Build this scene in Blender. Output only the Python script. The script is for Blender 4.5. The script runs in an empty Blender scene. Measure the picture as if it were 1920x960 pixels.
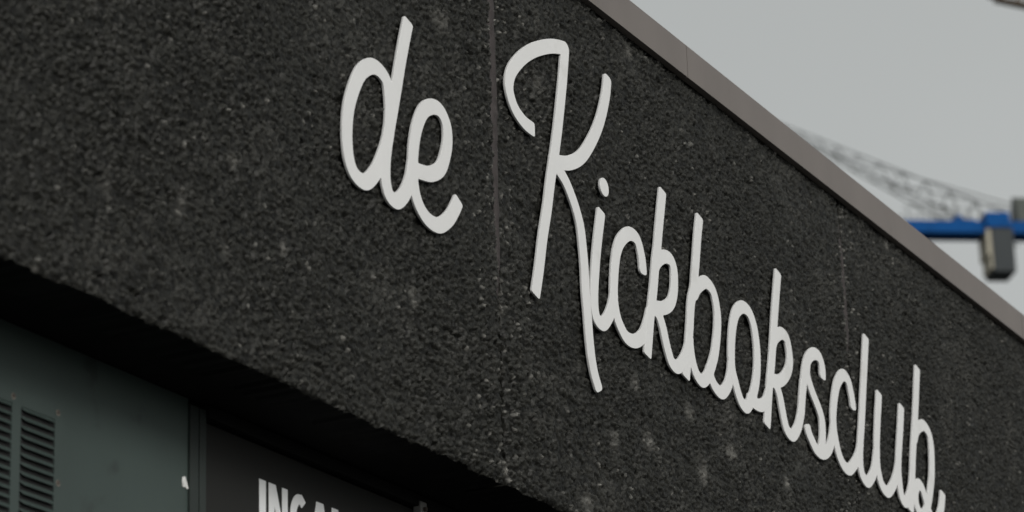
import bpy, math, random
import numpy as np
from mathutils import Vector, Matrix
random.seed(7)
R = math.radians
col = bpy.context.scene.collection
sc = bpy.context.scene

# ------------------------------------------------------------------ camera
# world: the sign wall is the plane y = 0 facing -y, x runs along it, z up, the eye is at z = 0
F_PX, YAW, PITCH, ROLL = 5652.5, .47876, .33632, -.03164
CAM = np.array([-6.31437, -3.32177, 0.0])
FW = np.array([math.cos(PITCH)*math.cos(YAW), math.cos(PITCH)*math.sin(YAW), math.sin(PITCH)])
RT = np.cross(FW, [0, 0, 1]); RT /= np.linalg.norm(RT); UP = np.cross(RT, FW)
RT, UP = math.cos(ROLL)*RT + math.sin(ROLL)*UP, -math.sin(ROLL)*RT + math.cos(ROLL)*UP
cd = bpy.data.cameras.new('camera'); cam = bpy.data.objects.new('camera', cd); col.objects.link(cam)
cam.matrix_world = Matrix([[RT[i], UP[i], -FW[i], CAM[i]] for i in range(3)] + [[0, 0, 0, 1]])
cd.sensor_width = 36; cd.lens = F_PX/1920*36; cd.clip_end = 6000; cd.clip_start = .1
cd.dof.use_dof = True; cd.dof.focus_distance = 8.05; cd.dof.aperture_fstop = 4.5
sc.camera = cam

# ------------------------------------------------------------------ sky and sun (overcast)
SUN_EL, SUN_AZ = 26, 242          # azimuth of the direction the light comes from, degrees from +x, anticlockwise
w = bpy.data.worlds.new('World'); sc.world = w; w.use_nodes = True
nt = w.node_tree; bg = nt.nodes['Background']
sky = nt.nodes.new('ShaderNodeTexSky'); sky.sky_type = 'NISHITA'; sky.sun_disc = False
sky.sun_elevation = R(SUN_EL); sky.sun_rotation = R(90 - SUN_AZ); sky.dust_density = 4; sky.air_density = 1.0; sky.ozone_density = 1
hs = nt.nodes.new('ShaderNodeHueSaturation'); hs.inputs['Saturation'].default_value = .10
mx = nt.nodes.new('ShaderNodeMix'); mx.data_type = 'RGBA'; mx.inputs['Factor'].default_value = .55
mx.inputs[7].default_value = (6.3, 6.6, 6.45, 1)          # the grey cloud layer over it
nt.links.new(sky.outputs[0], hs.inputs['Color']); nt.links.new(hs.outputs[0], mx.inputs[6])
cn = nt.nodes.new('ShaderNodeTexNoise'); cn.inputs['Scale'].default_value = 2.2; cn.inputs['Detail'].default_value = 3      # faint cloud structure
cm = nt.nodes.new('ShaderNodeMapRange'); cm.inputs['To Min'].default_value = .88; cm.inputs['To Max'].default_value = 1.12
cv = nt.nodes.new('ShaderNodeVectorMath'); cv.operation = 'SCALE'
ct = nt.nodes.new('ShaderNodeTexCoord'); nt.links.new(ct.outputs['Generated'], cn.inputs['Vector'])
nt.links.new(cn.outputs['Fac'], cm.inputs['Value']); nt.links.new(mx.outputs[2], cv.inputs[0]); nt.links.new(cm.outputs[0], cv.inputs['Scale'])
nt.links.new(cv.outputs[0], bg.inputs['Color']); bg.inputs['Strength'].default_value = .09
sd = bpy.data.lights.new('sun', 'SUN'); sd.energy = 1.35; sd.angle = R(18); sd.color = (1, .97, .93)
so = bpy.data.objects.new('sun', sd); col.objects.link(so)
sdir = Vector((math.cos(R(SUN_EL))*math.cos(R(SUN_AZ)), math.cos(R(SUN_EL))*math.sin(R(SUN_AZ)), math.sin(R(SUN_EL))))
so.rotation_euler = (-sdir).to_track_quat('-Z', 'Y').to_euler(); so.location = (0, -5, 20)
vs = sc.view_settings; vs.view_transform = 'Standard'; vs.look = 'None'; vs.exposure = 0.0; vs.gamma = 1

# ------------------------------------------------------------------ helpers
def ray(u, v):
    return (u-960)/F_PX*RT - (v-480)/F_PX*UP + FW
def on_y(u, v, y):
    d = ray(u, v); return CAM + (y-CAM[1])/d[1]*d
def on_z(u, v, z):
    d = ray(u, v); return CAM + (z-CAM[2])/d[2]*d
def at_depth(u, v, t):
    return CAM + t*ray(u, v)

def link(name, me, mat=None, parent=None):
    o = bpy.data.objects.new(name, me); col.objects.link(o)
    if mat is not None: me.materials.append(mat)
    if parent is not None: o.parent = parent
    return o
def empty(name, label, cat, loc=(0, 0, 0), group=None):
    o = bpy.data.objects.new(name, None); col.objects.link(o); o.location = loc
    tag(o, label, cat, group); return o
def tag(o, label=None, cat=None, group=None, kind=None):
    if label: o['label'] = label
    if cat: o['category'] = cat
    if group: o['group'] = group
    if kind: o['kind'] = kind
    return o
class MB:
    def __init__(s): s.v = []; s.f = []
    def box(s, a, b, bev=0):
        x0, y0, z0 = a; x1, y1, z1 = b; n = len(s.v)
        s.v += [(x0,y0,z0),(x1,y0,z0),(x1,y1,z0),(x0,y1,z0),(x0,y0,z1),(x1,y0,z1),(x1,y1,z1),(x0,y1,z1)]
        s.f += [tuple(n+i for i in q) for q in ((0,3,2,1),(4,5,6,7),(0,1,5,4),(1,2,6,5),(2,3,7,6),(3,0,4,7))]
        return s
    def bar(s, p, q, r, k=6, r2=None):
        p, q = Vector(p), Vector(q); d = (q-p).normalized(); n = len(s.v); r2 = r if r2 is None else r2
        a = d.orthogonal().normalized(); b = d.cross(a)
        for c, rr in ((p, r), (q, r2)):
            for i in range(k):
                t = 2*math.pi*(i+.5)/k; s.v.append(tuple(c + rr*(math.cos(t)*a + math.sin(t)*b)))
        s.f += [(n+i, n+(i+1)%k, n+k+(i+1)%k, n+k+i) for i in range(k)]
        s.f += [tuple(n+i for i in reversed(range(k))), tuple(n+k+i for i in range(k))]
        return s
    def prism(s, prof, x0, x1):                       # (y, z) profile swept along x
        n = len(s.v); k = len(prof)
        for x in (x0, x1): s.v += [(x, y, z) for y, z in prof]
        s.f += [(n+i, n+(i+1)%k, n+k+(i+1)%k, n+k+i) for i in range(k)]
        s.f += [tuple(n+i for i in reversed(range(k))), tuple(n+k+i for i in range(k))]
        return s
    def orient(s, origin, ex, ey, ez):
        M = np.array([ex, ey, ez]).T; s.v = [tuple(np.array(origin) + M@np.array(p)) for p in s.v]; return s
    def build(s, name, mat, parent=None, bevel=0):
        me = bpy.data.meshes.new(name); me.from_pydata([tuple(map(float, p)) for p in s.v], [], s.f); me.update()
        import bmesh
        bm = bmesh.new(); bm.from_mesh(me); bmesh.ops.recalc_face_normals(bm, faces=bm.faces)
        if bevel: bmesh.ops.bevel(bm, geom=list(bm.edges), offset=bevel, segments=2, profile=.5, affect='EDGES')
        bm.to_mesh(me); bm.free()
        return link(name, me, mat, parent)

def material(name, base, rough=.6, var=.15, scale=8, bump=0, bscale=200, spec=.5, dirt=None, stretch=None):
    m = bpy.data.materials.new(name); m.use_nodes = True; t = m.node_tree; b = t.nodes['Principled BSDF']
    b.inputs['Roughness'].default_value = rough; b.inputs['Specular IOR Level'].default_value = spec
    tc = t.nodes.new('ShaderNodeTexCoord'); mp = t.nodes.new('ShaderNodeMapping'); t.links.new(tc.outputs['Object'], mp.inputs['Vector'])
    if stretch: mp.inputs['Scale'].default_value = stretch
    n = t.nodes.new('ShaderNodeTexNoise'); n.inputs['Scale'].default_value = scale; n.inputs['Detail'].default_value = 6; n.inputs['Roughness'].default_value = .62
    t.links.new(mp.outputs[0], n.inputs['Vector'])
    cr = t.nodes.new('ShaderNodeValToRGB'); cr.color_ramp.elements[0].position = .3; cr.color_ramp.elements[1].position = .7
    cr.color_ramp.elements[0].color = tuple(c*(1-var) for c in base) + (1,)
    cr.color_ramp.elements[1].color = tuple(min(1, c*(1+var)) for c in base) + (1,)
    t.links.new(n.outputs['Fac'], cr.inputs['Fac']); out = cr.outputs['Color']
    if dirt:                                            # (colour, scale, threshold, strength): scattered marks
        n2 = t.nodes.new('ShaderNodeTexNoise'); n2.inputs['Scale'].default_value = dirt[1]; n2.inputs['Detail'].default_value = 8
        t.links.new(mp.outputs[0], n2.inputs['Vector'])
        mr = t.nodes.new('ShaderNodeMapRange'); mr.inputs['From Min'].default_value = dirt[2]; mr.inputs['From Max'].default_value = dirt[2]+.08; mr.inputs['To Max'].default_value = dirt[3]
        t.links.new(n2.outputs['Fac'], mr.inputs['Value'])
        mm = t.nodes.new('ShaderNodeMix'); mm.data_type = 'RGBA'; mm.inputs[7].default_value = dirt[0] + (1,)
        t.links.new(mr.outputs[0], mm.inputs['Factor']); t.links.new(out, mm.inputs[6]); out = mm.outputs[2]
    t.links.new(out, b.inputs['Base Color'])
    if bump:
        n3 = t.nodes.new('ShaderNodeTexNoise'); n3.inputs['Scale'].default_value = bscale; n3.inputs['Detail'].default_value = 4
        t.links.new(tc.outputs['Object'], n3.inputs['Vector'])
        bp = t.nodes.new('ShaderNodeBump'); bp.inputs['Strength'].default_value = bump; bp.inputs['Distance'].default_value = .002
        t.links.new(n3.outputs['Fac'], bp.inputs['Height']); t.links.new(bp.outputs[0], b.inputs['Normal'])
    return m

def roughcast():
    m = bpy.data.materials.new('black_painted_roughcast'); m.use_nodes = True; t = m.node_tree; b = t.nodes['Principled BSDF']
    b.inputs['Roughness'].default_value = .38; b.inputs['Specular IOR Level'].default_value = .14
    at = t.nodes.new('ShaderNodeAttribute'); at.attribute_name = 'tint'
    ag = t.nodes.new('ShaderNodeAttribute'); ag.attribute_name = 'grain'
    tc = t.nodes.new('ShaderNodeTexCoord')
    n = t.nodes.new('ShaderNodeTexNoise'); n.inputs['Scale'].default_value = 2.2; n.inputs['Detail'].default_value = 8; n.inputs['Roughness'].default_value = .7
    t.links.new(tc.outputs['Object'], n.inputs['Vector'])
    ad = t.nodes.new('ShaderNodeMath'); ad.operation = 'MULTIPLY_ADD'; ad.inputs[1].default_value = .40
    t.links.new(n.outputs['Fac'], ad.inputs[0]); 
    sc2 = t.nodes.new('ShaderNodeMath'); sc2.operation = 'MULTIPLY'; sc2.inputs[1].default_value = .62
    t.links.new(ag.outputs['Fac'], sc2.inputs[0]); t.links.new(sc2.outputs[0], ad.inputs[2])
    cr = t.nodes.new('ShaderNodeValToRGB'); cr.color_ramp.elements[0].position = .15; cr.color_ramp.elements[1].position = .85
    cr.color_ramp.elements[0].color = (.004, .004, .0034, 1); cr.color_ramp.elements[1].color = (.031, .031, .027, 1)
    t.links.new(ad.outputs[0], cr.inputs['Fac'])
    mm = t.nodes.new('ShaderNodeMix'); mm.data_type = 'RGBA'; mm.inputs[7].default_value = (.34, .33, .30, 1)
    t.links.new(at.outputs['Fac'], mm.inputs['Factor']); t.links.new(cr.outputs[0], mm.inputs[6])
    t.links.new(mm.outputs[2], b.inputs['Base Color'])
    n3 = t.nodes.new('ShaderNodeTexNoise'); n3.inputs['Scale'].default_value = 260; n3.inputs['Detail'].default_value = 3
    t.links.new(tc.outputs['Object'], n3.inputs['Vector'])
    bp = t.nodes.new('ShaderNodeBump'); bp.inputs['Strength'].default_value = .5; bp.inputs['Distance'].default_value = .0025
    t.links.new(n3.outputs['Fac'], bp.inputs['Height']); t.links.new(bp.outputs[0], b.inputs['Normal'])
    return m

M = dict(
    rough=roughcast(),
    white=material('white_letter', (.73, .73, .72), .42, .035, 4, bump=.05, bscale=40, dirt=((.52, .51, .48), 9, .60, .22)),
    coping=material('bronze_brown_metal', (.158, .138, .126), .5, .10, 3, bump=.05, bscale=120, stretch=(1, 1, .3), dirt=((.09, .08, .072), 30, .66, .35)),
    sealant=material('joint_sealant', (.050, .043, .042), .65, .2, 30, bump=.5, bscale=90, dirt=((.25, .24, .22), 60, .68, .4), spec=.2),
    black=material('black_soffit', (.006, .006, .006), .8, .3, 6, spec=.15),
    teal=material('teal_painted_metal', (.040, .058, .052), .5, .10, 2.5, bump=.06, bscale=60, dirt=((.016, .020, .019), 9, .62, .55)),
    tealf=material('dark_teal_frame', (.026, .033, .030), .5, .12, 4, spec=.3),
    sign=material('charcoal_sign', (.017, .017, .0155), .5, .06, 2, spec=.2),
    vinyl=material('white_vinyl', (.82, .83, .83), .45, .03, 4),
    rust=material('rusty_screw', (.07, .055, .045), .6, .4, 200),
    dark=material('dark_void', (.008, .008, .008), .8, .2, 6),
    paper=material('white_paper', (.75, .75, .73), .8, .08, 60),
    asphalt=material('asphalt', (.06, .06, .058), .9, .2, 1.5, bump=.5, bscale=80),
    roofing=material('roof_felt', (.05, .05, .05), .9, .2, 3),
    steel=material('grey_steel', (.28, .28, .27), .5, .25, 30),
    blue=material('crane_blue', (.0015, .070, .25), .6, .15, .6, spec=.08),
    greyjib=material('grey_crane_steel', (.12, .125, .12), .7, .12, .5, spec=.15),
    ballast=material('dark_concrete', (.045, .052, .055), .85, .15, .5),
    beige=material('beige_concrete', (.42, .39, .31), .85, .1, .5),
    machine=material('dark_green_machine', (.05, .06, .05), .6, .2, .5),
    washer=material('dull_washer', (.20, .18, .15), .6, .3, 150),
    brown=material('brown_crane_steel', (.12, .09, .065), .7, .3, .6),
)

# ------------------------------------------------------------------ ground
GZ = -1.6
g = MB(); n = 12; S = 3000
me = bpy.data.meshes.new('ground'); me.from_pydata([(-S, -S, GZ), (S, -S, GZ), (S, S, GZ), (-S, S, GZ)], [], [(0, 1, 2, 3)])
tag(link('ground', me, M['asphalt']), kind='structure')

# ------------------------------------------------------------------ the building
ZB, ZC, ZT = 1.9018, 3.391, 3.4989         # fascia bottom, coping bottom, coping top
X0, X1, YB, REC, PT = -7.2, 9.6, 6.0, .24, .11
bld = empty('club_building', 'dark flat-roofed building with rough black fascia panels and brown metal coping', 'building', (1.2, 0, GZ))
def bp_(mb, name, mat, bevel=0, parent=None):
    o = mb.build(name, mat, parent or bld, bevel); o.matrix_parent_inverse = Matrix.Translation((-1.2, 0, -GZ)) if parent is None else Matrix(); return o

def cell_noise(X, Z, s, seed):
    """distance to the nearest jittered stone centre (in cells) and a random number of that stone"""
    r = np.random.default_rng(seed); N = 512; jx = r.random((N, N)); jz = r.random((N, N)); id_ = r.random((N, N))
    cx, cz = np.floor(X/s).astype(int), np.floor(Z/s).astype(int); best = np.full(X.shape, 9.); bid = np.zeros(X.shape)
    for i in (-1, 0, 1):
        for j in (-1, 0, 1):
            a, b = (cx+i) % N, (cz+j) % N
            d = np.hypot(X/s-(cx+i+jx[a, b]), Z/s-(cz+j+jz[a, b])); k = d < best
            best = np.where(k, d, best); bid = np.where(k, id_[a, b], bid)
    return best, bid
def smooth_noise(X, Z, s, seed):
    r = np.random.default_rng(seed); N = 256; G = r.random((N, N)); fx, fz = X/s, Z/s
    ix, iz = np.floor(fx).astype(int), np.floor(fz).astype(int); tx, tz = fx-ix, fz-iz; tx = tx*tx*(3-2*tx); tz = tz*tz*(3-2*tz)
    g_ = lambda a, b: G[a % N, b % N]
    return (g_(ix, iz)*(1-tx)+g_(ix+1, iz)*tx)*(1-tz) + (g_(ix, iz+1)*(1-tx)+g_(ix+1, iz+1)*tx)*tz
# worn pale patches of the paint, where the photograph shows them (pixel, half width m, half height m, strength)
SPOTS = [((*on_y(u, v, 0)[[0, 2]],), a, b, s) for u, v, a, b, s in (
    (1213, 828, .030, .026, .55), (1288, 772, .022, .022, .40), (1364, 848, .028, .024, .45), (1312, 884, .030, .032, .45),
    (1148, 828, .026, .03, .32), (1470, 908, .022, .022, .5), (1096, 946, .03, .026, .42), (1186, 722, .024, .022, .26),
    (768, 560, .016, .03, .35), (432, 306, .022, .02, .24), (338, 372, .018, .03, .26), (330, 398, .010, .01, .5),
    (418, 468, .018, .02, .28), (524, 466, .016, .016, .35), (196, 350, .02, .03, .2), (1004, 160, .03, .03, .2),
    (1175, 100, .03, .02, .35), (1658, 458, .02, .03, .3), (1066, 852, .01, .012, .5), (820, 38, .05, .03, .25), (62, 507, .008, .007, 1.0),
    (944, 884, .012, .02, .6), (930, 906, .010, .006, .9), (932, 566, .006, .008, 1.0))]

def fascia(xa, xb, step, seed):
    """one roughcast panel: a relief of stones in front, plain sides and back"""
    g_ = .0070; xa, xb = xa+g_, xb-g_
    nx, nz = int((xb-xa)/step), int((ZC-ZB+.03)/step)
    xs = np.linspace(xa, xb, nx); zs = np.linspace(ZB, ZC+.03, nz); X, Z = np.meshgrid(xs, zs)
    WX = X + .006*(smooth_noise(X, Z, .021, 3)-.5); WZ = Z + .006*(smooth_noise(X, Z, .021, 4)-.5)
    d1, i1 = cell_noise(WX+50, WZ+50, .0108, 11); d2, i2 = cell_noise(WX+50, WZ*1.1+50, .0068, 12); d3, i3 = cell_noise(WX+50, WZ+50, .026, 13)
    h = .0095*(.7+.6*smooth_noise(X, Z, .33, 61))*(.15+.85*i1)*np.clip(1-(d1/.8)**2, -.3, 1) + .0042*np.clip(1-(d2/.8)**2, -.3, 1)*i2 + .0030*np.clip(1-(d3/.75)**2, 0, 1)*(i3 > .55)
    h += .0035*(smooth_noise(X, Z, .05, 5)-.5) + .004*(smooth_noise(X, Z, .4, 6)-.5)
    pits = (smooth_noise(X, Z, .03, 8) > .90) & (smooth_noise(X, Z, .21, 9) > .55); h = np.where(pits, h-.006, h)
    ed = np.minimum(np.minimum(X-xa, xb-X), Z-ZB)                       # broken arrises along the joints and the bottom
    h -= .006*np.clip(1-ed/.012, 0, 1)*(.4+smooth_noise(X, Z, .02, 7))
    tint = np.zeros(X.shape)
    nearj = np.exp(-np.minimum(X-xa, xb-X)/.05)
    rare = np.where(i1 > .996-.06*nearj, .5*i2, 0); rare = np.where((i2 > .9985-.03*nearj), .5*(.3+i1), rare)
    tint = np.maximum(tint, rare*np.clip(1.2-d1, 0, 1))
    for (sx, sz), a, b, s in SPOTS:
        q = ((X-sx)/a)**2 + ((Z-sz)/b)**2 + .9*(smooth_noise(X, Z, .02, 21)-.5)
        tint = np.maximum(tint, s*np.exp(-q*1.3)*(.35+.65*i1))
    mott = smooth_noise(X, Z, .22, 31)*.6+smooth_noise(X, Z, .07, 32)*.4
    tint = np.maximum(tint, .06*np.clip((mott-.55)*3, 0, 1)*i1)
    V = np.stack([X + .004*(smooth_noise(X, Z, .02, 41)-.5)*np.clip(ed/.02, 0, 1), -.0015-h, Z], -1)
    V[0, :, 2] += .002 + .010*(smooth_noise(X[0], Z[0], .018, 51)-.5) + .008*(smooth_noise(X[0], Z[0], .08, 52)-.5)
    V = V.reshape(-1, 3); idx = np.arange(nx*nz).reshape(nz, nx)
    q = np.stack([idx[:-1, :-1], idx[:-1, 1:], idx[1:, 1:], idx[1:, :-1]], -1).reshape(-1, 4)
    rim = np.concatenate([idx[0, :], idx[1:, -1], idx[-1, -2::-1], idx[-2:0:-1, 0]])
    nb = len(V); B = V[rim].copy(); B[:, 1] = PT; V = np.concatenate([V, B]); k = len(rim); r_ = np.arange(k)
    sq = np.stack([rim, nb+r_, nb+(r_+1) % k, rim[(r_+1) % k]], -1)
    F = np.concatenate([q, sq]); me = bpy.data.meshes.new('fascia_panel')
    me.vertices.add(len(V)); me.vertices.foreach_set('co', V.astype(np.float32).ravel())
    me.loops.add(F.size); me.loops.foreach_set('vertex_index', F.astype(np.int32).ravel())
    me.polygons.add(len(F)); me.polygons.foreach_set('loop_start', np.arange(0, F.size, 4, dtype=np.int32))
    me.update(calc_edges=True); me.validate()
    mi = np.zeros(len(F), np.int32); mi[len(q):len(q)+nx-1] = 1
    sm = np.ones(len(F), bool); sm[len(q):] = False; me.polygons.foreach_set('use_smooth', sm)
    for nm, arr in (('tint', tint), ('grain', i1)):
        a = me.attributes.new(nm, 'FLOAT', 'POINT'); full = np.zeros(len(V), np.float32); full[:nb] = arr.ravel(); a.data.foreach_set('value', full)
    o = link('fascia_panel', me, M['rough'], bld); me.materials.append(M['black']); me.polygons.foreach_set('material_index', mi); o.matrix_parent_inverse = Matrix.Translation((-1.2, 0, -GZ))
    return o
for i in range(-3, 4):
    xa = 2.4*i; fascia(xa, xa+2.4, .0034 if i in (-1, 0, 1) else .010, i)

def sealant(x, prof, seed):
    """a smeared mastic strip: prof = [(z, half width, front y)]"""
    zs = np.arange(ZB+.012, ZC+.02, .008); W = np.interp(zs, [p[0] for p in prof], [p[1] for p in prof]); Y = np.interp(zs, [p[0] for p in prof], [p[2] for p in prof])
    r = np.random.default_rng(seed); mb = MB(); K = 5
    sm = lambda s: np.interp(zs, np.arange(ZB-.1, ZC+.2, s), r.random(len(np.arange(ZB-.1, ZC+.2, s)))-.5)
    c = x + sm(.16)*.008*np.clip(W/.01, 0, 1); wl = W*(1+.7*sm(.03)); wr = W*(1+.7*sm(.03)); dy = sm(.02)*.0022
    for i, z in enumerate(zs):
        for t, b_ in ((-1, .008), (-.6, .0015), (0, 0), (.6, .0015), (1, .008)):
            mb.v.append((c[i] + (wl[i] if t < 0 else wr[i])*t, Y[i]+b_+dy[i], z))
        mb.v.append((c[i]+wr[i], .03, z)); mb.v.append((c[i]-wl[i], .03, z))
    for i in range(len(zs)-1):
        a = i*7; b_ = a+7; mb.f += [(a+j, a+(j+1) % 7, b_+(j+1) % 7, b_+j) for j in range(7)]
    o = bp_(mb, 'joint_sealant', M['sealant'])
    for p in o.data.polygons: p.use_smooth = True
def jz(u, v): return float(on_y(u, v, 0)[2])
J1 = [(ZB, .008, .022), (jz(937, 700), .008, .020), (jz(934, 600), .008, .006), (jz(929, 480), .011, -.007), (jz(924, 300), .0180, -.009), (ZC, .0190, -.009)]
J2 = [(ZB, .008, .022), (jz(1590, 700), .008, .012), (jz(1587, 640), .017, -.008), (jz(1575, 480), .016, -.008), (jz(1569, 390), .007, .002), (ZC, .006, .003)]
for i in range(-2, 4):
    sealant(2.4*i, J2 if i % 2 else J1, 100+i)

CJ = 1.182
for i in range(-3, 3):                                    # coping lengths of 3 m, folded metal with a drip edge
    a, b = CJ+3*i+.0015, CJ+3*i+2.9985
    a, b = max(a, X0-.03), min(b, X1+.03)
    o = bp_(MB().prism([(-.030, ZC+.002), (-.030, ZT-.004), (-.026, ZT), (.34, ZT-.012), (.34, ZC), (.336, ZC), (.336, ZT-.016), (-.024, ZT-.006), (-.024, ZC+.006), (-.008, ZC+.006), (-.008, ZC+.002)], a, b), 'coping_length', M['coping'])
bp_(MB().box((X0, .02, ZC-.012), (X1, .33, ZT-.022)), 'parapet_core', M['dark'])
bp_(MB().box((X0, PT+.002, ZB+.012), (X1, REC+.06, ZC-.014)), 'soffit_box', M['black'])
bp_(MB().box((X0, REC+.062, ZC-.6), (X1, YB, ZC-.45)), 'roof', M['roofing'])
bp_(MB().box((X0, YB-.2, GZ), (X1, YB, ZC-.002)), 'back_wall', M['black'])
bp_(MB().box((X0, REC+.064, GZ), (X0+.2, YB-.202, ZC-.602)), 'side_wall', M['black'])
bp_(MB().box((X1-.2, REC+.064, GZ), (X1, YB-.202, ZC-.602)), 'side_wall', M['black'])
# front wall under the fascia, recessed
xq = lambda u, v=900, y=REC: float(on_y(u, v, y)[0]); zq = lambda u, v, y=REC: float(on_y(u, v, y)[2])
XT = xq(352); XF1 = xq(368.4); XF2 = xq(370.6); XS0 = xq(382.5); XS1 = xq(789, 945)
WT = ZB+.008
bp_(MB().box((X0+.202, REC, GZ), (XT, REC+.06, WT)), 'teal_wall_sheet', M['teal'])
bp_(MB().box((XT+.001, REC-.006, GZ), (XF1, REC+.06, WT-.012)), 'frame_post', M['tealf'], .0015)
bp_(MB().box((XF2, REC-.006, GZ), (XS0, REC+.06, WT-.012)), 'frame_post', M['tealf'], .0015)
bp_(MB().box((XF1-.001, REC+.03, GZ), (XF2+.001, REC+.058, WT-.01)), 'shadow_gap', M['dark'])
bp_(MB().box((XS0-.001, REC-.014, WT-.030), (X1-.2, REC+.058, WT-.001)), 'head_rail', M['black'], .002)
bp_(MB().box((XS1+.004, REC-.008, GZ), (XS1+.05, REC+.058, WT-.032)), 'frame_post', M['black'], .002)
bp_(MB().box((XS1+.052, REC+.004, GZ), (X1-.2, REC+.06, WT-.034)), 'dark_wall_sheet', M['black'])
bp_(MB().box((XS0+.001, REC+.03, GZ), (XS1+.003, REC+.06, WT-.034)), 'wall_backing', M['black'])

# ------------------------------------------------------------------ outlines of strokes: signed distance field -> contours -> solid letter
PENX, PENZ = .0225, .0200
def spline(P, n=14):
    P = [np.array(p, float) for p in P]
    if len(P) == 2: return np.array(P)
    out = []; closed = np.allclose(P[0], P[-1])
    for i in range(len(P)-1):
        p1, p2 = P[i], P[i+1]
        p0 = P[i-1] if i > 0 else (P[-2] if closed else 2*p1-p2)
        p3 = P[i+2] if i+2 < len(P) else (P[1] if closed else 2*p2-p1)
        a = .5; t0 = 0; t1 = t0+np.linalg.norm(p1-p0)**a; t2 = t1+np.linalg.norm(p2-p1)**a; t3 = t2+np.linalg.norm(p3-p2)**a
        for t in np.linspace(t1, t2, n, endpoint=False):
            A1 = (t1-t)/(t1-t0)*p0+(t-t0)/(t1-t0)*p1; A2 = (t2-t)/(t2-t1)*p1+(t-t1)/(t2-t1)*p2; A3 = (t3-t)/(t3-t2)*p2+(t-t2)/(t3-t2)*p3
            B1 = (t2-t)/(t2-t0)*A1+(t-t0)/(t2-t0)*A2; B2 = (t3-t)/(t3-t1)*A2+(t-t1)/(t3-t1)*A3
            out.append((t2-t)/(t2-t1)*B1+(t-t1)/(t2-t1)*B2)
    out.append(P[-1]); return np.array(out)
def sdf_strokes(strokes, r, X, Y):
    """strokes: list of (points N x 2, cut_start, cut_end); a cut is None (round) or the corner radius of a straight cut"""
    D = np.full(X.shape, 9.)
    def caps(P):
        nonlocal D
        for a, b in zip(P[:-1], P[1:]):
            d = b-a; L = d@d
            if L < 1e-12: t = 0*X
            else: t = np.clip(((X-a[0])*d[0]+(Y-a[1])*d[1])/L, 0, 1)
            D = np.minimum(D, np.hypot(X-a[0]-t*d[0], Y-a[1]-t*d[1])-r)
    def cut(P, rc):                                        # P runs away from the cut end; returns the rest
        nonlocal D
        L = np.concatenate([[0], np.cumsum(np.hypot(*np.diff(P, axis=0).T))]); at = lambda s: np.array([np.interp(s, L, P[:, 0]), np.interp(s, L, P[:, 1])])
        e, c = P[0], at(1.15*r); d = (e-c)/np.linalg.norm(e-c); n_ = np.array([-d[1], d[0]])
        m = e-d*r; u = np.abs((X-m[0])*d[0]+(Y-m[1])*d[1])-(r-rc); v = np.abs((X-m[0])*n_[0]+(Y-m[1])*n_[1])-(r-rc)
        D = np.minimum(D, np.hypot(np.maximum(u, 0), np.maximum(v, 0))+np.minimum(np.maximum(u, v), 0)-rc)
        k = L > 1.05*r; return np.concatenate([[at(1.05*r)], P[k]])
    for P, c0, c1 in strokes:
        P = np.asarray(P)
        if c0 is not None: P = cut(P, c0)
        if c1 is not None: P = cut(P[::-1], c1)[::-1]
        caps(P)
    return D
def contours(D, x0, y0, h):
    ny, nx = D.shape; seg = {}
    ins = D < 0
    def cross(i, j, k, l):                                # between grid nodes (row i, col j) and (k, l)
        a, b = D[i, j], D[k, l]; t = a/(a-b); return (x0+h*(j+(l-j)*t), y0+h*(i+(k-i)*t))
    code = ins[:-1, :-1]*1 + ins[:-1, 1:]*2 + ins[1:, 1:]*4 + ins[1:, :-1]*8
    nxt = {}; pos = {}
    tab = {1: [(3, 0)], 2: [(0, 1)], 3: [(3, 1)], 4: [(1, 2)], 5: [(3, 2), (1, 0)], 6: [(0, 2)], 7: [(3, 2)], 8: [(2, 3)], 9: [(2, 0)], 10: [(0, 3), (2, 1)], 11: [(2, 1)], 12: [(1, 3)], 13: [(1, 0)], 14: [(0, 3)]}
    for i, j in zip(*np.nonzero((code > 0) & (code < 15))):
        ed = {0: ('h', i, j), 1: ('v', i, j+1), 2: ('h', i+1, j), 3: ('v', i, j)}
        pr = {0: (i, j, i, j+1), 1: (i, j+1, i+1, j+1), 2: (i+1, j, i+1, j+1), 3: (i, j, i+1, j)}
        for a, b in tab[int(code[i, j])]:
            nxt[ed[a]] = ed[b]
            for e in (a, b):
                if ed[e] not in pos: pos[ed[e]] = cross(*pr[e])
    loops = []
    while nxt:
        s = next(iter(nxt)); L = []; e = s
        while e in nxt:
            L.append(pos[e]); e = nxt.pop(e)
        if len(L) > 8: loops.append(np.array(L))
    return loops
def tidy(L, h):
    for _ in range(2): L = .25*np.roll(L, 1, 0)+.5*L+.25*np.roll(L, -1, 0)
    keep = [L[0]]
    for p in L[1:]:
        if np.hypot(*(p-keep[-1])) > h*.9: keep.append(p)
    return np.array(keep)
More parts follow.
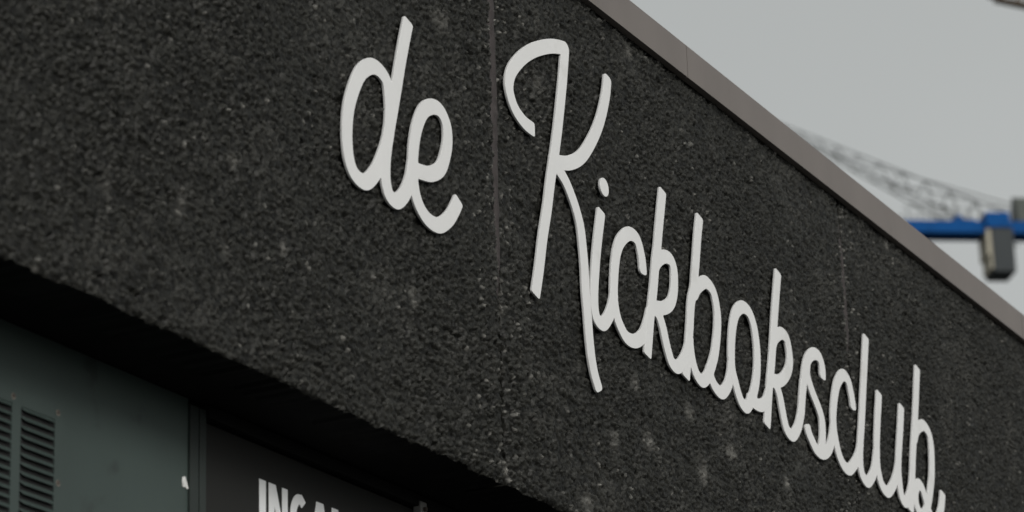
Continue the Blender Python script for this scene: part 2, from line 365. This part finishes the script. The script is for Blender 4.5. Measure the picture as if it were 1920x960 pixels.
def solid(name, loops, y_back, thick, bevel, mat, parent):
    cu = bpy.data.curves.new(name, 'CURVE'); cu.dimensions = '2D'; cu.fill_mode = 'BOTH'; cu.extrude = max(thick/2-bevel, 1e-5)
    cu.bevel_depth = bevel; cu.bevel_resolution = 1; cu.offset = -bevel
    for L in loops:
        s = cu.splines.new('POLY'); s.points.add(len(L)-1); s.use_cyclic_u = True
        for p, q in zip(s.points, L): p.co = (q[0], q[1], 0, 1)
    tmp = bpy.data.objects.new('tmp', cu); col.objects.link(tmp)
    dg = bpy.context.evaluated_depsgraph_get(); dg.update()
    me = bpy.data.meshes.new_from_object(tmp.evaluated_get(dg)); bpy.data.objects.remove(tmp); bpy.data.curves.remove(cu)
    co = np.zeros(len(me.vertices)*3, np.float32); me.vertices.foreach_get('co', co); co = co.reshape(-1, 3)
    new = np.stack([co[:, 0], y_back-thick/2-co[:, 2], co[:, 1]], -1); me.vertices.foreach_set('co', new.ravel()); me.update()
    me.name = name; me.materials.clear()
    return link(name, me, mat, parent)
def stroke_letter(name, strokes, yface, thick, mat, parent, h=.0025, bevel=.0005, rx=PENX, rz=PENZ, label=None, origin=(0, 0, 0)):
    k = rx/rz
    S2 = [(np.stack([P[:, 0], P[:, 1]*k], -1), a, b) for P, a, b in strokes]
    A = np.concatenate([s[0] for s in S2]); lo, hi = A.min(0)-rx-4*h, A.max(0)+rx+4*h
    xs = np.arange(lo[0], hi[0], h); ys = np.arange(lo[1], hi[1], h); X, Y = np.meshgrid(xs, ys)
    D = sdf_strokes(S2, rx, X, Y)
    loops = [tidy(L, h)*np.array([1, 1/k]) for L in contours(D, xs[0], ys[0], h)]
    o = solid(name, loops, yface+thick, thick, bevel, mat, parent)
    o.matrix_parent_inverse = Matrix.Translation([-c for c in origin])
    if label: o['label'] = label
    return o

# ------------------------------------------------------------------ the lettering on the fascia (centre lines of the strokes)
YF, TH = -.021, .0065
C_ = .007
L = {
 'd': [([(699,124),(714,133.5),(726,153),(731,185),(732,220),(729,255),(720,288),(704,324),(684,341),(665,325),(656,300),(651.6,259),(654,207),(664,166),(679,134),(699,124)], None, None),
       ([(766.5,38),(757.7,82.5),(750.4,124),(743.7,166),(736.7,207.5),(728,259),(723.7,298),(723.4,329),(726,349),(731,366),(743,377),(757,367),(769,340),(775,305)], C_, None)],
 'e': [([(781,319),(790,322.5),(808,326),(827,315),(837,285),(840,259),(837.5,233),(827,209),(813,200),(796,206.5),(784,233),(778,262),(775,298),(775.5,335),(780.5,366),(788,388),(802.5,411),(822.5,422.5),(843,409),(855,388),(861,374)], None, C_)],
 'K': [([(1003,244.5),(984,229.5),(966,203),(957,175),(955,158),(959,136),(975.5,112),(999,95),(1030,86.7),(1050,88),(1060,91)], C_, None),
       ([(1060,91),(1056.5,142),(1051.5,195),(1045.8,248),(1040.2,290),(1033,340),(1027,390),(1019,442.5),(1011.7,505),(1004.6,554)], None, C_),
       ([(1140,142),(1137,175),(1126,225),(1110,264),(1090,294),(1067,305.5),(1046,303.5),(1038,301)], .014, None),
       ([(1040,306),(1050,321),(1061.3,340),(1071.7,365),(1080.3,390),(1088.5,421.7),(1093.5,463),(1097,505),(1098.8,545),(1102.5,590),(1106.5,640),(1111,677.5),(1116,703),(1125,734)], None, .012)],
 'i': [([(1128,394),(1122.5,440),(1118.7,477.5),(1116,515),(1114.5,552),(1115.5,577),(1119.5,597),(1130,607),(1142,593),(1150,567),(1152,552)], C_, None)],
 'c': [([(1207,515),(1206,502.5),(1203,477.5),(1195,449),(1181,438),(1165.7,449.5),(1158,468),(1154.5,490),(1152.5,515),(1151.7,552),(1154,575),(1159,598),(1166.5,617),(1175,632),(1190,639.5),(1206,629),(1215,606),(1219,588)], .014, None)],
 'k': [([(1243,356),(1239.7,390),(1235,440),(1233,465),(1230,490),(1226,540),(1220.5,590),(1218.5,615),(1215.7,652.5),(1214.5,668)], C_, C_),
       ([(1229,500),(1232,492),(1239,484),(1248,481),(1258.5,488),(1263.5,502.5),(1265,527.5),(1263.5,550),(1258.5,567),(1246,577),(1226,576)], None, None),
       ([(1226,576),(1236.5,592),(1243.7,615),(1249,640),(1254.5,662),(1260.5,680),(1270,688),(1282,676),(1291,652),(1294,635)], None, None)],
 'b': [([(1312.5,404.5),(1309,440),(1305.5,490),(1303.5,515),(1302,540),(1297,565),(1294,615),(1292,645),(1289.5,680),(1287,709)], C_, C_),
       ([(1303,550),(1307,541),(1314,533),(1324,529),(1337,545),(1342.7,565),(1346,590),(1346,615),(1344,640),(1340.5,665),(1334.5,687),(1327,706),(1317,714),(1308,704),(1302,688),(1297,665),(1294,640)], None, None),
       ([(1331,695),(1334,707),(1341,724),(1353,736),(1364.5,724.5),(1370.5,703),(1372,685)], None, None)],
 'o': [([(1392.5,575.5),(1405,586),(1413.7,610),(1418.5,640),(1420.3,665),(1420.3,690),(1418,715),(1414,735),(1408,753),(1399,763),(1391,754),(1385,738),(1378.5,713),(1374,695),(1372,675),(1372,652.5),(1373,627.5),(1376,602.5),(1381,585),(1392.5,575.5)], None, None),
       ([(1408,748),(1416,756),(1427.5,760),(1437,753),(1442,738)], None, None)],
 'k2': [([(1459.5,508.5),(1456,552.5),(1453,594),(1450.6,636),(1447.5,681),(1443.7,722.5),(1441,764),(1440,785),(1438.7,799.5)], C_, C_),
       ([(1450,645),(1453,635),(1459.5,627),(1466,625),(1475,634),(1480,656.7),(1481.5,678),(1477.5,697),(1464,713.5),(1447,711)], None, None),
       ([(1447,711),(1456,722.5),(1463,743),(1467,764),(1471,785),(1476,805),(1485.5,816),(1496,803),(1502.5,776),(1505,743),(1507,718)], None, None)],
 's': [([(1543.3,711.5),(1541.7,686),(1536.5,670),(1526,663),(1515,674),(1509.5,697),(1507,722.5),(1505,743),(1503.5,770)], .014, None),
       ([(1514,680),(1513.5,700),(1519,721),(1524.5,737.5),(1531.5,755),(1538,772.5),(1541.8,788),(1543,805),(1543,822),(1541,840)], None, None),
       ([(1513.5,795),(1517,811),(1523,826),(1531,842),(1543,850),(1554,842.5),(1560,825),(1563,803)], .014, None)],
 'c2': [([(1601,769),(1599.5,755),(1596.5,737.5),(1591,714.5),(1582,703),(1571.5,716),(1567,735),(1564.5,755),(1563,780),(1564,800),(1566.5,818),(1570,836),(1575,855),(1582.5,872),(1592,880),(1603.5,868),(1611,851),(1614.5,830)], .014, None)],
 'l': [([(1624,630),(1622,672.5),(1620,714),(1618,756),(1616,797),(1614.2,825),(1613.3,855),(1614.5,874),(1617.5,890),(1626,903),(1635.5,893.5),(1640.8,877),(1644,850)], C_, None)],
 'u': [([(1648.8,735),(1648,756),(1646.7,776.7),(1645.8,799),(1644.8,836),(1646,870),(1649.5,892),(1655,911),(1664.6,922),(1675.5,908.5),(1682,889),(1685.5,868)], C_, None),
       ([(1690.8,760),(1689.6,786.7),(1689,801),(1686.8,836),(1685.3,874),(1686.7,895),(1689,916),(1691.5,931),(1697,941),(1704.7,932),(1709.5,913),(1711.5,890)], C_, None)],
 'b2': [([(1720.5,688),(1718.8,728),(1717.7,757.5),(1716.3,786.7),(1714.5,816.7),(1712.7,850),(1711.7,883),(1710.5,917),(1709.3,942),(1708.8,960)], C_, C_),
       ([(1716,820),(1718.4,808),(1724,800),(1731.6,797.5),(1739,806.5),(1743.5,817),(1746.3,833),(1747.5,850),(1748,867),(1748,883),(1747.2,900),(1745.3,917),(1743,934),(1739.5,951),(1734,963),(1727,964),(1720.5,951),(1717.5,933),(1718.5,916),(1723,908),(1729.5,916),(1735,933),(1740,951),(1747,969),(1756,976),(1763,963),(1766.5,946),(1768.3,923)], None, C_)],
}
def wallpts(P, yf):
    q = np.array([on_y(u, v, yf) for u, v in P]); return q[:, [0, 2]]
def make_word(keys, names, root, origin):
    for k, nm in zip(keys, names):
        off = .0003*((keys.index(k)) % 2)
        st = [(spline(wallpts(P, YF)), a, b) for P, a, b in L[k]]
        o = stroke_letter('letter', st, YF-off, TH, M['white'], root, label='white script letter ' + nm, origin=origin)
        if k == 'i':
            c = wallpts([(1133.3, 351)], YF)
            d_ = stroke_letter('dot', [(np.concatenate([c, c+.0001]), None, None)], YF, TH, M['white'], None, rx=.0268, rz=.0262, h=.0015)
            d_.parent = o; d_.matrix_parent_inverse = o.matrix_world.inverted()
o1 = tuple(on_y(740, 430, YF)); o2 = tuple(on_y(1400, 900, YF))
w1 = empty('sign_lettering', 'white raised script word de, the short word set higher on the black fascia', 'sign lettering', o1)
make_word(['d', 'e'], ['d', 'e'], w1, o1)
w2 = empty('sign_lettering', 'white raised script word Kickboksclub with tall looping K on the black fascia', 'sign lettering', o2)
make_word(['K','i','c','k','b','o','k2','s','c2','l','u','b2'], ['K','i','c','k','b','o','k','s','c','l','u','b'], w2, o2)

# ------------------------------------------------------------------ INGANG board beside the teal wall
SY = REC+.004
sg = empty('entrance_sign', 'charcoal board with bold white capitals INGANG under the fascia', 'sign', ((XS0+XS1)/2, SY, GZ+.6))
so_ = ((XS0+XS1)/2, SY, GZ+.6)
pnl = MB().box((XS0+.002, SY, GZ+.6), (XS1, SY+.024, WT-.036)).build('board', M['sign'], sg, .001); pnl.matrix_parent_inverse = Matrix.Translation([-c for c in so_])
zt = zq(485.2, 897.5, SY); cap = .128
def px(u): return xq(u, 898+(u-485)*.404, SY)
def poly_letter(loops): 
    o = solid('letter', [np.array(l) for l in loops], SY-.0002, .0016, .0002, M['vinyl'], sg); o.matrix_parent_inverse = Matrix.Translation([-c for c in so_]); return o
zb = zt-cap
def let_I(a, b): poly_letter([[(a, zb), (b, zb), (b, zt), (a, zt)]])
def let_N(a, b):
    s = .0255; poly_letter([[(a, zb), (a+s*.92, zb), (a+s*.92, zb+.62*cap), (b-s*1.15, zb), (b, zb), (b, zt), (b-s*.92, zt), (b-s*.92, zt-.62*cap), (a+s*1.15, zt), (a, zt)]])
def let_A(a, b):
    c = (a+b)/2; t = .0155; s = .026
    q = lambda f: c-t-(c-t-a)*f
    poly_letter([[(a, zb), (a+s, zb), (a+s+.007, zb+.028), (b-s-.007, zb+.028), (b-s, zb), (b, zb), (c+t, zt), (c-t, zt)],
                 [(a+s+.0125, zb+.050), (c, zb+.103), (b-s-.0125, zb+.050)]])
def let_G(a, b):
    r = .0128; cx, cz = (a+b)/2+.002, (zt+zb)/2; rx, rz = (b-a)/2-r, cap/2-r+.0015
    arc = [(cx+rx*math.cos(R(t)), cz+rz*math.sin(R(t))) for t in range(52, 305, 6)]
    bar = [(b-r, zb+.010), (b-r, cz+.002)]; tail = arc[-1]
    st = [(np.array(arc + [(b-r, zb+.016)]), .002, None), (np.array(bar), .002, .002), (np.array([(b-.004, cz-.007), (cx+.003, cz-.007)]), None, .002)]
    o = stroke_letter('letter', st, SY-.0018, .0016, M['vinyl'], sg, h=.0012, bevel=.0002, rx=r, rz=r*.93, origin=so_)
let_I(px(485.2), px(497.4)); let_N(px(503), px(538.2)); let_G(px(541.8), px(577.5)); let_A(px(578.5), px(619)); let_N(px(620.8), px(655)); let_G(px(658.8), px(693.5))
# small fitting on the frame beside the board
ft = MB(); fx, fz = xq(782, 945, REC-.01), zq(782, 945, REC-.01)
ft.box((XS1-.035, REC-.020, fz-.05), (XS1-.004, REC+.0035, fz+.008)); 
fo = ft.build('door_catch', M['steel'], None, .003); tag(fo, 'small worn grey metal catch at the top corner of the charcoal board', 'catch')
MB().bar((XS1-.02, REC-.028, fz-.012), (XS1-.02, REC-.0195, fz-.012), .006, 10).build('bolt', M['rust'], fo)

# ------------------------------------------------------------------ louvred vent in the teal wall
PY = REC-.003
gx0, gx1, gxa, gxb = xq(-150, 800, PY), xq(110.5, 800, PY), xq(36, 850, PY), xq(100, 850, PY)
cw = gxb-gxa; gap = gxa-xq(18.5, 850, PY); gtop = zq(30, 730, PY); pitch = .0190; ROWS = 30
ztop = zq(68, 774, PY)
vo = ((gx0+gx1)/2, PY, ztop-ROWS*pitch)
vent = empty('louvre_vent', 'teal metal louvre vent screwed to the teal wall sheet', 'vent', vo)
def vp(o): o.matrix_parent_inverse = Matrix.Translation([-c for c in vo]); return o
gx1 = gxb+.028
cols = [gxb-cw-(cw+gap)*i for i in range(3)]
gx0 = cols[-1]-.028; zlo = ztop-ROWS*pitch-.03; ztp = ztop+.034
vp(MB().box((gx0+.01, PY+.0005, zlo+.01), (gx1-.01, REC-.0003, ztp-.01)).build('backing', M['dark'], vent))
e_ = [gx0] + sum([[c, c+cw] for c in cols[::-1]], []) + [gx1]
for i in range(0, len(e_), 2):
    vp(MB().box((e_[i]+.0003, PY-.0025, zlo), (e_[i+1]-.0003, PY, ztp)).build('stile', M['teal'], vent))
slat_me = None
for c in cols:
    for k in range(ROWS):
        z = ztop-k*pitch
        if slat_me is None:
            prof = [(0, .0070), (-.0012, .0064), (-.0046, .0030), (-.0066, -.0010), (-.0072, -.0030), (-.0064, -.0032), (-.0056, -.0010), (-.0036, .0022), (0, .0050)]
            mb = MB(); xs = [0, .004, .010, cw-.010, cw-.004, cw]; sx = [.12, .7, 1, 1, .7, .12]; q = len(prof)
            for x, s in zip(xs, sx): mb.v += [(x, y*s-.0004, zz*s+(1-s)*.006) for y, zz in prof]
            for a in range(len(xs)-1): mb.f += [(a*q+i, a*q+(i+1) % q, (a+1)*q+(i+1) % q, (a+1)*q+i) for i in range(q)]
            o = mb.build('slat', M['teal'], vent); slat_me = o.data
        else: o = link('slat', slat_me, None, vent)
        vp(o); o.location = (c, PY-.0006, z-pitch*.35)
    vp(MB().box((c, PY-.0024, ztop+.0005), (c+cw, PY-.0001, ztp-.0002)).build('rail', M['teal'], vent))
    vp(MB().box((c, PY-.0024, zlo+.0002), (c+cw, PY-.0001, ztop-ROWS*pitch-.002)).build('rail', M['teal'], vent))
for u, v in ((26.5, 741.5), (110, 773), (110, 905)):
    p = on_y(u, v, PY-.004); p = (float(p[0]), PY, float(p[2]))
    s = vp(MB().bar((p[0], PY-.0050, p[2]), (p[0], PY-.0024, p[2]), .0042, 10, .0056).build('screw', M['rust'], vent))
    vp(MB().bar((p[0], PY-.0031, p[2]-.001), (p[0], PY-.0026, p[2]-.001), .0068, 12).build('washer', M['washer'], vent))

# paper scrap on the teal wall
p = on_y(346, 905, REC-.001); mb = MB()
out = [(-.008, .011), (.001, .014), (.004, .008), (.010, .004), (.013, -.010), (.009, -.013), (.003, -.009), (-.007, -.011), (-.010, 0)]
n = len(out); mb.v = [(p[0]+x, REC-.0008-.002*abs(math.sin(i*2.1)), p[2]+z) for i, (x, z) in enumerate(out)] + [(p[0]+x, REC-.0004, p[2]+z) for x, z in out]
mb.f = [tuple(range(n)), tuple(range(2*n-1, n-1, -1))] + [(i, (i+1) % n, n+(i+1) % n, n+i) for i in range(n)]
tag(mb.build('paper_scrap', M['paper']), 'torn white scrap of paper stuck on the teal wall beside the frame', 'paper')

# ------------------------------------------------------------------ the cranes over the roof
DEP = 200
a = at_depth(1760, 443.5, DEP); zc = a[2]; b = on_z(1915, 445.3, zc); dx = (b-a); dx[2] = 0; dx /= np.linalg.norm(dx); dz = np.array([0, 0, 1.]); dyv = np.cross(dz, dx)
m_ = 5/1.0
def cpx(u):                                               # place on the counter-jib's axis under a pixel column
    d = ray(u, 445); A = np.array([[d[0], -dx[0]], [d[1], -dx[1]]]); t = np.linalg.solve(A, (a-CAM)[:2]); return float(t[1])
mast = cpx(2120)
print('crane jib dir', dx, 'mast at', mast, 'dist', np.linalg.norm(a-CAM), 'px per m', 155/np.linalg.norm(b-a))
base = a+dx*mast; base[2] = GZ
cr = empty('tower_crane', 'blue construction crane with dark hanging counterweight above the roof edge', 'crane', tuple(base))
def cp(mb, name, mat, parent=None):
    mb.orient(a, dx, dyv, dz); o = mb.build(name, mat, parent or cr)
    o.matrix_parent_inverse = Matrix.Translation([-c for c in base]) if parent is None else Matrix(); return o
mb = MB().box((cpx(1640), -.9, 0), (mast+2, -.55, .82)); mb.box((cpx(1640), .55, 0), (mast+2, .9, .82)); mb.box((cpx(1640)+.1, -.54, .1), (mast+1.8, .54, .25)); cp(mb, 'counter_jib', M['blue'])
cp(MB().box((cpx(1788), -.8, .83), (cpx(1800), .8, 1.25)).box((cpx(1800)+.02, -.7, .83), (cpx(1826), .7, 1.0)), 'winch_frame', M['blue'])
cp(MB().box((cpx(1842), -1.2, .30), (cpx(1887), 1.2, 1.35)), 'ballast_hanger', M['blue'])
cp(MB().box((cpx(1851), -1.1, -2.75), (cpx(1891), 1.1, .28)), 'counterweight', M['ballast'])
cp(MB().box((cpx(1842), -1.0, -1.55), (cpx(1850.5), 1.0, .28)).box((cpx(1846), -1.0, -2.55), (cpx(1850.6), 1.0, -1.56)), 'counterweight', M['beige'])
cp(MB().prism([(-.9, .84), (.9, .84), (.7, 2.0), (.2, 2.9), (-.5, 2.6)], cpx(1905), cpx(1975)), 'machine_house', M['machine'])
mb = MB(); H = a[2]-GZ; w_ = 1.0
for sx in (-w_, w_):
    for sy in (-w_, w_): mb.bar((mast+sx, sy, -H), (mast+sx, sy, 1.5), .12)
k = 0; z = -H
while z < -2:
    s = 1 if k % 2 else -1
    for sy in (-w_, w_): mb.bar((mast-s*w_, sy, z), (mast+s*w_, sy, z+2.2), .07, 4)
    for sx in (-w_, w_): mb.bar((mast+sx, -s*w_, z), (mast+sx, s*w_, z+2.2), .07, 4)
    z += 2.2; k += 1
cp(mb, 'mast', M['blue'])
# lattice jib rising away to the left
def world_lattice(P, Q, wp, wq, bays, r0, r1, up=np.array([0, 0, 1.])):
    mb = MB(); d = Q-P; d = d/np.linalg.norm(d); s = np.cross(d, up); s /= np.linalg.norm(s); u = np.cross(s, d)
    ring = lambda t: [P+(Q-P)*t + (wp+(wq-wp)*t)*c for c in (u*.55, -u*.45+s*.5, -u*.45-s*.5)]
    prev = ring(0)
    for i in range(1, bays+1):
        cur = ring(i/bays); r = r0+(r1-r0)*i/bays
        for j in range(3):
            mb.bar(prev[j], cur[j], r, 5); mb.bar(cur[j], cur[(j+1) % 3], r*.6, 4)
            mb.bar(prev[j], cur[(j+1) % 3], r*.55, 4)
        prev = cur
    return mb
P = at_depth(1880, 432, DEP+4); Q = at_depth(1440, 226, DEP+70)
jb = world_lattice(P, Q, 2.3, .35, 11, .06, .05).build('jib', M['greyjib'], cr); jb.matrix_parent_inverse = Matrix.Translation([-c for c in base])
mb = MB(); T = at_depth(1780, 320, DEP+30); 
mb.bar(at_depth(1560, 288, DEP+55), at_depth(1925, 392, DEP+3), .05, 5); mb.bar(at_depth(1672, 344, DEP+38), at_depth(1926, 400, DEP+3), .05, 5)
for u, v, t in ((1568, 290, 52), (1672, 346, 36), (1772, 390, 20)): mb.bar(at_depth(u-6, v-7, DEP+t), at_depth(u+7, v+7, DEP+t), .13, 6)
po = mb.build('pendant_rods', M['greyjib'], cr); po.matrix_parent_inverse = Matrix.Translation([-c for c in base])
mb = MB()
for t in np.linspace(cpx(1700), cpx(1836), 7): mb.bar((t, .8, .82), (t, .8, 1.75), .03, 4); mb.bar((t, -.8, .82), (t, -.8, 1.75), .03, 4)
for y in (-.8, .8): mb.bar((cpx(1690), y, 1.75), (cpx(1838), y, 1.75), .03, 4)
cp(mb, 'handrail', M['greyjib'])

# brown lattice jib whose lower corner enters at the top right
D2 = 150
P = at_depth(1862, -14, D2); Q = at_depth(2300, 70, D2-8)
bs = Q.copy(); bs[2] = GZ
c2 = empty('tower_crane', 'brown lattice crane jib end hanging high over the blue crane', 'crane', tuple(bs))
jb = world_lattice(P, Q, .75, 1.1, 14, .10, .10).build('jib', M['brown'], c2); jb.matrix_parent_inverse = Matrix.Translation([-c for c in bs])
mb = MB()
for sx in (-.8, .8):
    for sy in (-.8, .8): mb.bar((bs[0]+sx, bs[1]+sy, GZ), (bs[0]+sx, bs[1]+sy, Q[2]+1), .1)
z = GZ; k = 0
while z < Q[2]-2:
    s = .8 if k % 2 else -.8
    for sy in (-.8, .8): mb.bar((bs[0]-s, bs[1]+sy, z), (bs[0]+s, bs[1]+sy, z+2), .06, 4); mb.bar((bs[0]+sy, bs[1]-s, z), (bs[0]+sy, bs[1]+s, z+2), .06, 4)
    z += 2; k += 1
mo = mb.build('mast', M['brown'], c2); mo.matrix_parent_inverse = Matrix.Translation([-c for c in bs])
